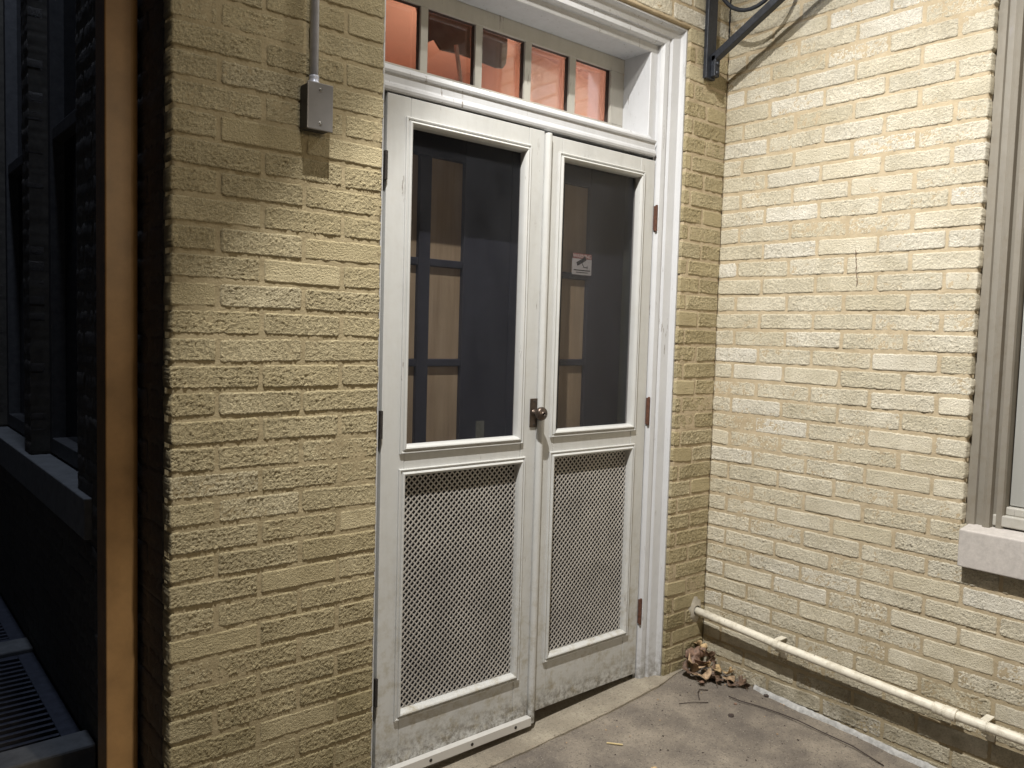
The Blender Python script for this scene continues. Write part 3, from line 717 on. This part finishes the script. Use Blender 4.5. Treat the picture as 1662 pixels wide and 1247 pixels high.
b.add(V, [tuple(range(n)), tuple(range(n, 2 * n))[::-1]] + [(i, i + n, (i + 1) % n + n, (i + 1) % n) for i in range(n)])
tag(b.build("hanging_board", M_BOARD, origin=(-.95, .5, 2.6)), "torn grey board hanging behind the second and third transom panes", "board")
b = MB(); b.tube([(-1.105, .40, 2.50), (-1.085, .40, 2.40), (-1.06, .40, 2.25)], .008, 8)
tag(b.build("hanging_rod", simple("pinkish_rod", (0.7, 0.55, 0.48), 0.5), origin=(-1.1, .40, 2.3)), "thin pale rod slanting behind the second transom pane", "rod")

# ------------------------------------------------------------------ junction box and conduit
t = thing("junction_box", (-1.866, 0, 1.98), "grey metal electrical box with conduit on the yellowish brick wall", "electrical box")
b = MB(); b.box(-1.902, -1.832, -.046, -.001, 1.981, 2.098); b.build("box_body", M_BOXS, t, bevel=.003)
b = MB(); b.box(-1.9045, -1.8295, -.0515, -.0465, 1.9775, 2.1015); cv = b.build("cover_plate", M_BOX, t, bevel=.0025, seg=3)
for z in (1.996, 2.084):
    b = MB(); b.lathe((-1.867, -.0515, z), (0, -1, 0), [(0, .0046), (.0016, .0042), (.003, .0022)], 14); b.build("screw", M_SCREW, cv, smooth=True)
b = MB(); b.tube([(-1.872, -.022, 2.12), (-1.872, -.022, 3.4)], .0112, 20); b.build("conduit", M_CONDUIT, t, smooth=True)
b = MB(); b.lathe((-1.872, -.022, 2.0985), (0, 0, 1), [(0, .0135), (.006, .0145), (.010, .0145), (.012, .0125), (.020, .0132), (.026, .0132), (.028, .0118)], 18); b.build("connector", M_CONDUIT, t, smooth=True)
# old pale plaster smear round the box
def patch(name, pts, y, m, parent, seedv, th=0.004):
    b = MB(); n = len(pts); r = random.Random(seedv); V = []
    for x, z, w_ in pts:
        V.append([(x - w_ + r.uniform(-.004, .004), y + r.uniform(0, .003), z), (x, y - th, z + r.uniform(-.003, .003)), (x + w_ + r.uniform(-.004, .004), y + r.uniform(0, .003), z)])
    b.strip(V); return b.build(name, m, parent, smooth=True)
def smear(path, wid, seed):
    r = random.Random(seed); rows = []; nc = 7
    for i in range(len(path) - 1):
        for k in range(8):
            u = k / 8; x = path[i][0] * (1 - u) + path[i + 1][0] * u; z = path[i][1] * (1 - u) + path[i + 1][1] * u
            dx, dz = path[i + 1][0] - path[i][0], path[i + 1][1] - path[i][1]; l = math.hypot(dx, dz); nx, nz = -dz / l, dx / l
            w_ = wid * r.uniform(.5, 1.15); rows.append([(x + nx * w_ * (c / (nc - 1) - .5) * 2, -(.0015 + .0050 * math.sin(math.pi * c / (nc - 1)) * r.uniform(.3, 1.2)) + (.004 if c in (0, nc - 1) else 0), z + nz * w_ * (c / (nc - 1) - .5) * 2) for c in range(nc)])
    b = MB(); b.strip(rows); return b.build("plaster_smear", M_RING, W_LEFT, smooth=True)



# ------------------------------------------------------------------ iron bracket
t = thing("iron_bracket", (-.15, -.01, 2.49), "black iron scroll bracket bolted to the brick pillar above the door corner", "bracket")
b = MB(); b.box(-.176, -.116, -.024, -.006, 2.497, 3.35); b.build("wall_bar", M_IRON, t, bevel=.003)
b = MB()
p0 = Vector((-.134, -.022, 2.575)); p1 = Vector((-.134, -.86, 3.035)); d = (p1 - p0).normalized(); nn = Vector((0, -d.z, d.y))
b.obox((p0 + p1) / 2, d * (p1 - p0).length / 2, (.016, 0, 0), nn * .015)
b.box(-.150, -.118, -.046, -.024, 2.505, 2.590); b.build("brace", M_IRON, t, bevel=.003)
b = MB()
circ = [(-.134, -.19 + .165 * math.cos(a), 2.93 + .20 * math.sin(a)) for a in [2 * math.pi * k / 36 for k in range(37)]]
b.tube(circ, .008, 8); b.build("scroll_ring", M_IRON, t, smooth=True)
b = MB(); b.box(-.150, -.118, -.9, -.02, 3.13, 3.16); b.build("top_arm", M_IRON, t, bevel=.003)
for z in (2.520, 2.556):
    b = MB(); b.lathe((-.134, -.046, z), (0, -1, 0), [(0, .009), (.003, .0085), (.006, .005), (.007, .001)], 12); b.build("bolt", M_IRON, t, smooth=True)

# added unseen plates that block the flood light towards the left walls
A_ = Vector((-2.163, 0, 1.629)); B_ = Vector((-1.89, 0, 1.912)); C_ = A_ + (B_ - A_) * 3.1
hd = thing("flood_blockers", tuple(FLOOD + Vector((-.3, 0, .1))), "added unseen plates that shade the upper left wall and the dark side", "light blocker")
def _at(x, z): return FLOOD + (Vector((x, 0, z)) - FLOOD) * .26
b = MB(); q = [_at(-2.60, 1.115), _at(-1.317, 2.456), _at(-1.317, 3.7), _at(-2.60, 3.7)]; off_ = Vector((0, -.004, 0))
b.add([*q, *[p + off_ for p in q]], [(0, 1, 2, 3), (7, 6, 5, 4), (0, 4, 5, 1), (1, 5, 6, 2), (2, 6, 7, 3), (3, 7, 4, 0)])
b.build("wall_blocker", M_BLOCKER_TINT, hd)
b = MB(); q = [_at(-4.5, .7), _at(-2.345, .7), _at(-2.345, 3.7), _at(-4.5, 3.7)]; q = [p + Vector((0, .012, 0)) for p in q]
b.add([*q, *[p + off_ for p in q]], [(0, 1, 2, 3), (7, 6, 5, 4), (0, 4, 5, 1), (1, 5, 6, 2), (2, 6, 7, 3), (3, 7, 4, 0)])
b.build("side_blocker", M_BLOCKER, hd)

# ------------------------------------------------------------------ gas pipe
t = thing("wall_pipe", (-.057, -.7, .05), "cream painted pipe running low along the pale side wall", "pipe")
def pz(y): return float(np.interp(-y, [0, .39, 1.03, 1.6], [.289, .262, .235, .228]))
b = MB(); b.tube([(-.057, y, pz(y)) for y in [.03, -.2, -.4, -.7, -1.03, -1.3, -1.9]], .0165, 20); b.build("pipe_run", M_PIPE, t, smooth=True)
d0 = (0, -1, -.035)
b = MB(); b.lathe((-.057, -.985, pz(-.985)), d0, [(0, .0175), (.001, .0205), (.030, .0205), (.031, .0190), (.034, .0190), (.035, .0220), (.072, .0220), (.074, .0170)], 24)
b.build("coupling", M_PIPE, t, smooth=False, bevel=.001)
for y in (-.39, -1.14):
    z = pz(y); b = MB()
    ring = [(-.057 + .0185 * math.cos(a), y, z + .0185 * math.sin(a)) for a in [math.radians(q) for q in range(70, 291, 20)]]
    rows = [[(p[0], y - .009, p[2]) for p in ring], [(p[0], y + .009, p[2]) for p in ring]]
    b.strip(rows); b.box(-.058, -.004, y - .012, y + .012, z + .0165, z + .0195)
    b.obox((-.030, y - .004, z - .033), (.026, 0, -.008), (0, .011, 0), (.001, 0, .003))
    b.obox((-.008, y - .004, z - .045), (.0025, 0, 0), (0, .012, 0), (0, 0, .018))
    b.build("pipe_clip", M_PIPE, t)
b = MB(); rg = random.Random(3); n = 18
ring0 = [(-.057 + (.020 + .002 * rg.random()) * math.cos(2 * math.pi * k / n), -.007, .289 + .021 * math.sin(2 * math.pi * k / n)) for k in range(n)]
ring1 = [(-.060 + (.036 + .016 * rg.random()) * math.cos(2 * math.pi * k / n), .002, .295 + (.05 + .02 * rg.random()) * math.sin(2 * math.pi * k / n)) for k in range(n)]
b.strip([ring0 + ring0[:1], ring1 + ring1[:1]]); b.build("mortar_collar", simple("grey_mortar_patch", (0.42, 0.39, 0.33), 0.9), t, smooth=True)

# ------------------------------------------------------------------ downspout
t = thing("downspout", (-2.28, .28, 0), "tan square metal downspout beside the dark corner of the brick wall", "downspout")
b = MB(); x0, x1, y0, y1 = -2.326, -2.243, .236, .335
sec = []
for (cx, cy, a0) in ((x1 - .02, y0 + .014, -90), (x1 - .008, y1 - .008, 0), (x0 + .008, y1 - .008, 90), (x0 + .004, y0 + .006, 180)):
    r_ = {-90: (.02, .014), 0: (.008, .008), 90: (.008, .008), 180: (.004, .006)}[a0]
    for k in range(6):
        a = math.radians(a0 + 90 * k / 5); sec.append((cx + r_[0] * math.cos(a), cy + r_[1] * math.sin(a)))
sec.append(sec[0])
b.strip([[(x, y, -.1) for x, y in sec], [(x, y, 3.8) for x, y in sec]])
b.build("downspout_body", M_DOWN, t, smooth=False)

# ------------------------------------------------------------------ grates and kerbs at the foot of the dark wall
def grate(ya, yb, z, label):
    t = thing("floor_grate", (-2.6, (ya + yb) / 2, z), label, "grate", "metal grates along the dark wall")
    b = MB(); b.box(-2.300, -2.240, ya, yb, z - .035, z); b.box(-3.2, -3.14, ya, yb, z - .035, z); b.box(-3.14, -2.30, ya, ya + .035, z - .035, z); b.box(-3.14, -2.30, yb - .035, yb, z - .035, z)
    b.build("grate_frame", M_GRATE, t, bevel=.003)
    b = MB(); y = ya + .058
    while y < yb - .045:
        b.box(-3.14, -2.30, y - .0085, y + .0085, z - .03, z - .001); y += .047
    b.build("grate_bars", M_GRATE, t, bevel=.002)
    b = MB(); b.box(-3.2, -2.24, ya, yb, z - .12, z - .11); b.build("pit_floor", M_PIT, t)
grate(.865, 1.80, .035, "nearer slotted steel grate between the two low kerbs")
grate(1.96, 3.10, .045, "farther slotted steel grate beyond the middle kerb")
b = MB(); b.box(-3.3, -2.2375, .735, .858, -.1, .078); tag(b.build("concrete_kerb", M_CURB, bevel=.008, origin=(-2.7, .8, 0)), "low concrete kerb in front of the nearer grate", "kerb")
b = MB(); b.box(-3.3, -2.2375, 1.806, 1.954, -.1, .052); tag(b.build("concrete_kerb", M_CURB, bevel=.006, origin=(-2.7, 1.88, 0)), "concrete kerb strip between the two steel grates", "kerb")

# ------------------------------------------------------------------ caulk, leaves, twigs
def gz(x, y):
    X = np.array([x]); Y = np.array([y])
    return float((0.040 + 0.05 * np.clip(Y, -2.0, 0.1) + 0.044 * np.clip(X + 0.2, -3, 0) + (fbm(X * 3, Y * 3, 4, 4) - 0.5) * 0.010 + (fbm(X * 22, Y * 22, 8, 3) - 0.5) * 0.005)[0])
b = MB(); rg = random.Random(8); rows = []
for k in range(64):
    y = -.27 - k * .014; w_ = .001 + .010 * float(fbm(np.array([y * 30]), np.array([1.0]), 5, 3)[0]) ** 1.5 + (.005 if .3 < -y < .5 else 0)
    z = gz(-.01, y)
    rows.append([(-.004, y, z + .016 + .004 * rg.random()), (-.010 - w_ * .5, y, z + .009 + .003 * rg.random()), (-.012 - w_, y, z - .003)])
b.strip(rows); tag(b.build("sealant_strip", M_CAULK, smooth=True, origin=(0, -.7, 0)), "cracked white sealant strip where the walkway meets the side wall", "sealant")

def leaf(i, loc, size, rot, mi, label, curl=.5, lobes=5, seed=0):
    r = random.Random(seed * 7 + 3); nr, na = 5, 40; V = [(0, 0, 0)]; F = []
    for j in range(1, nr + 1):
        rad = j / nr
        for k in range(na):
            a = 2 * math.pi * k / na
            lob = .62 + .38 * abs(math.cos(lobes * a / 2)) ** .7 + .05 * math.sin(9 * a + seed)
            x = rad * lob * math.cos(a); y = rad * lob * math.sin(a) * .8
            z = curl * (x * x * .6 - y * y * .5 + .25 * math.sin(3 * a + seed) * rad * rad) + .10 * rad * math.cos(lobes * a)
            V.append((x * size, y * size, z * size))
    for k in range(na): F.append((0, 1 + k, 1 + (k + 1) % na))
    for j in range(nr - 1):
        for k in range(na):
            a = 1 + j * na + k; c = 1 + j * na + (k + 1) % na; F.append((a, a + na, c + na, c))
    b = MB(); b.add(V, F); st = MB()
    b.tube([(-.75 * size, 0, .02 * size), (-1.1 * size, .03 * size, .1 * size), (-1.45 * size, .02 * size, .12 * size)], size * .018, 5)
    o = b.build("dead_leaf", M_LEAF[mi], smooth=True)
    o.location = loc; o.rotation_euler = rot
    so = o.modifiers.new("thickness", 'SOLIDIFY'); so.thickness = .0006
    tag(o, label, "leaf", "dead leaves in the corner by the pillar"); return o
LEAVES = [
 ((-.050, -.028, .128), .050, (1.0, .35, .5), 2, "large pale curled leaf standing highest against the corner"),
 ((-.098, -.036, .112), .048, (1.05, -.5, -.4), 1, "rusty brown leaf leaning at the top left of the pile"),
 ((-.128, -.062, .084), .044, (.7, -.3, 1.9), 0, "tan folded leaf on the left flank of the pile"),
 ((-.080, -.078, .080), .034, (.6, .3, .9), 2, "small bright tan leaf in the middle of the pile"),
 ((-.138, -.104, .060), .046, (.25, .15, 2.6), 0, "orange tan leaf lying at the front left of the pile"),
 ((-.055, -.108, .068), .047, (.25, .35, .2), 2, "pale broad leaf at the front right of the pile"),
 ((-.095, -.138, .050), .046, (.12, -.15, .8), 3, "dark brown leaf flat at the very front of the pile"),
 ((-.028, -.060, .098), .036, (.8, .7, 1.2), 3, "dark curled leaf in the shade close to the side wall"),
 ((-.160, -.052, .066), .038, (.4, -.4, 1.4), 3, "dark crumpled leaf touching the end of the threshold"),
 ((-.048, -.178, .044), .038, (.2, .2, .3), 0, "tan brown leaf right of the pile along the wall"),
 ((-.032, -.232, .044), .032, (.5, -.3, 1.0), 3, "small dark curled leaf farthest right from the pile"),
 ((-.100, -.085, .095), .038, (.8, .1, 2.4), 1, "reddish leaf wedged under the tall pale leaf"),
 ((-.020, -.150, .058), .026, (.6, .5, 1.9), 2, "tiny pale leaf scrap against the side wall"),
 ((-.172, -.128, .046), .022, (.2, .3, .4), 1, "tiny rusty leaf scrap lying left of the pile"),
 ((-.075, -.205, .040), .024, (.15, -.2, 2.2), 3, "small dark scrap of leaf in front of the tan brown leaf"),
]
for i, (p, s, r_, mi, lb) in enumerate(LEAVES): leaf(i, p, s, r_, mi, lb, curl=(.85, .4, 1.1, .6)[i % 4], lobes=(5, 3, 7, 4)[i % 4], seed=i + 1)
def twig(name, pts, r, m, label, cat, seed=0):
    b = MB(); b.tube([(x, y, gz(x, y) + h) for x, y, h in pts], r, 6)
    return tag(b.build(name, m, smooth=True, origin=(pts[0][0], pts[0][1], 0)), label, cat)
twig("twig", [(-.17, -.26, .008), (-.165, -.31, .010), (-.13, -.37, .006), (-.115, -.45, .009), (-.108, -.53, .012), (-.105, -.62, .008), (-.110, -.74, .012), (-.125, -.86, .004)], .0022, M_TWIG, "long thin curved twig lying on the concrete walkway", "twig")
twig("twig", [(-.28, -.20, .004), (-.25, -.17, .010), (-.22, -.155, .006), (-.19, -.175, .004)], .0018, M_TWIG, "short bent twig near the end of the threshold", "twig")
twig("twig", [(-.37, -.17, .003), (-.32, -.20, .006), (-.27, -.235, .003)], .0014, M_TWIG, "thin straight twig on the walkway before the right door", "twig")
b = MB(); b.obox((-.775, -.205, gz(-.775, -.205) + .004), (.018, -.022, 0), (.002, .0016, 0), (0, 0, .0015)); tag(b.build("straw", M_STRAW, origin=(-.775, -.205, .03)), "short yellow piece of straw on the walkway", "straw")
def crumb(p, s, m, label):
    b = MB(); r = random.Random(int(p[0] * 1e4)); bm = bmesh.new(); bmesh.ops.create_icosphere(bm, subdivisions=2, radius=s)
    for v in bm.verts: v.co = Vector((v.co.x * r.uniform(.8, 1.5), v.co.y * r.uniform(.7, 1.3), v.co.z * .6 * r.uniform(.6, 1.2)))
    bm.verts.index_update(); z = gz(p[0], p[1]) + s * .4
    b.add([(v.co.x + p[0], v.co.y + p[1], v.co.z + z) for v in bm.verts], [tuple(v.index for v in f.verts) for f in bm.faces]); bm.free()
    tag(b.build("debris", m, origin=(p[0], p[1], 0)), label, "debris")
crumb((-.278, -.347), .010, M_TWIG, "small dark clump of debris beside the twig")
crumb((-.020, -.335), .010, M_TWIG, "small dark lump at the left end of the white sealant")
crumb((-.190, -.305), .006, M_LEAF[1], "tiny brown crumb near the start of the long twig")
crumb((-.773, -.385), .009, M_LEAF[2], "tan crumb at the bottom edge of the walkway")
b = MB(); rg = random.Random(44)
for k in range(620):
    x = -1.5 * rg.random() ** 1.3 - .01; y = -.04 - 1.2 * rg.random() ** 1.4; q = .0008 + .0028 * rg.random() ** 3; z = gz(x, y)
    if y > -.07 and x < -.2: continue
    a = rg.random() * 6.28; b.obox((x, y, z + q * .4), (q * math.cos(a), q * math.sin(a), 0), (-q * .6 * math.sin(a), q * .6 * math.cos(a), 0), (0, 0, q * .5)); b.m = 0; b.mi[-6:] = [rg.choice((0, 0, 1, 2))] * 6
tag(b.build("grit", [M_TWIG, M_THRESH, M_LEAF[0]], origin=(-.6, -.4, 0)), "fine grit and crumbs scattered over the concrete walkway", "grit", kind='stuff')
print("verts", sum(len(o.data.vertices) for o in bpy.data.objects if o.type == 'MESH'))
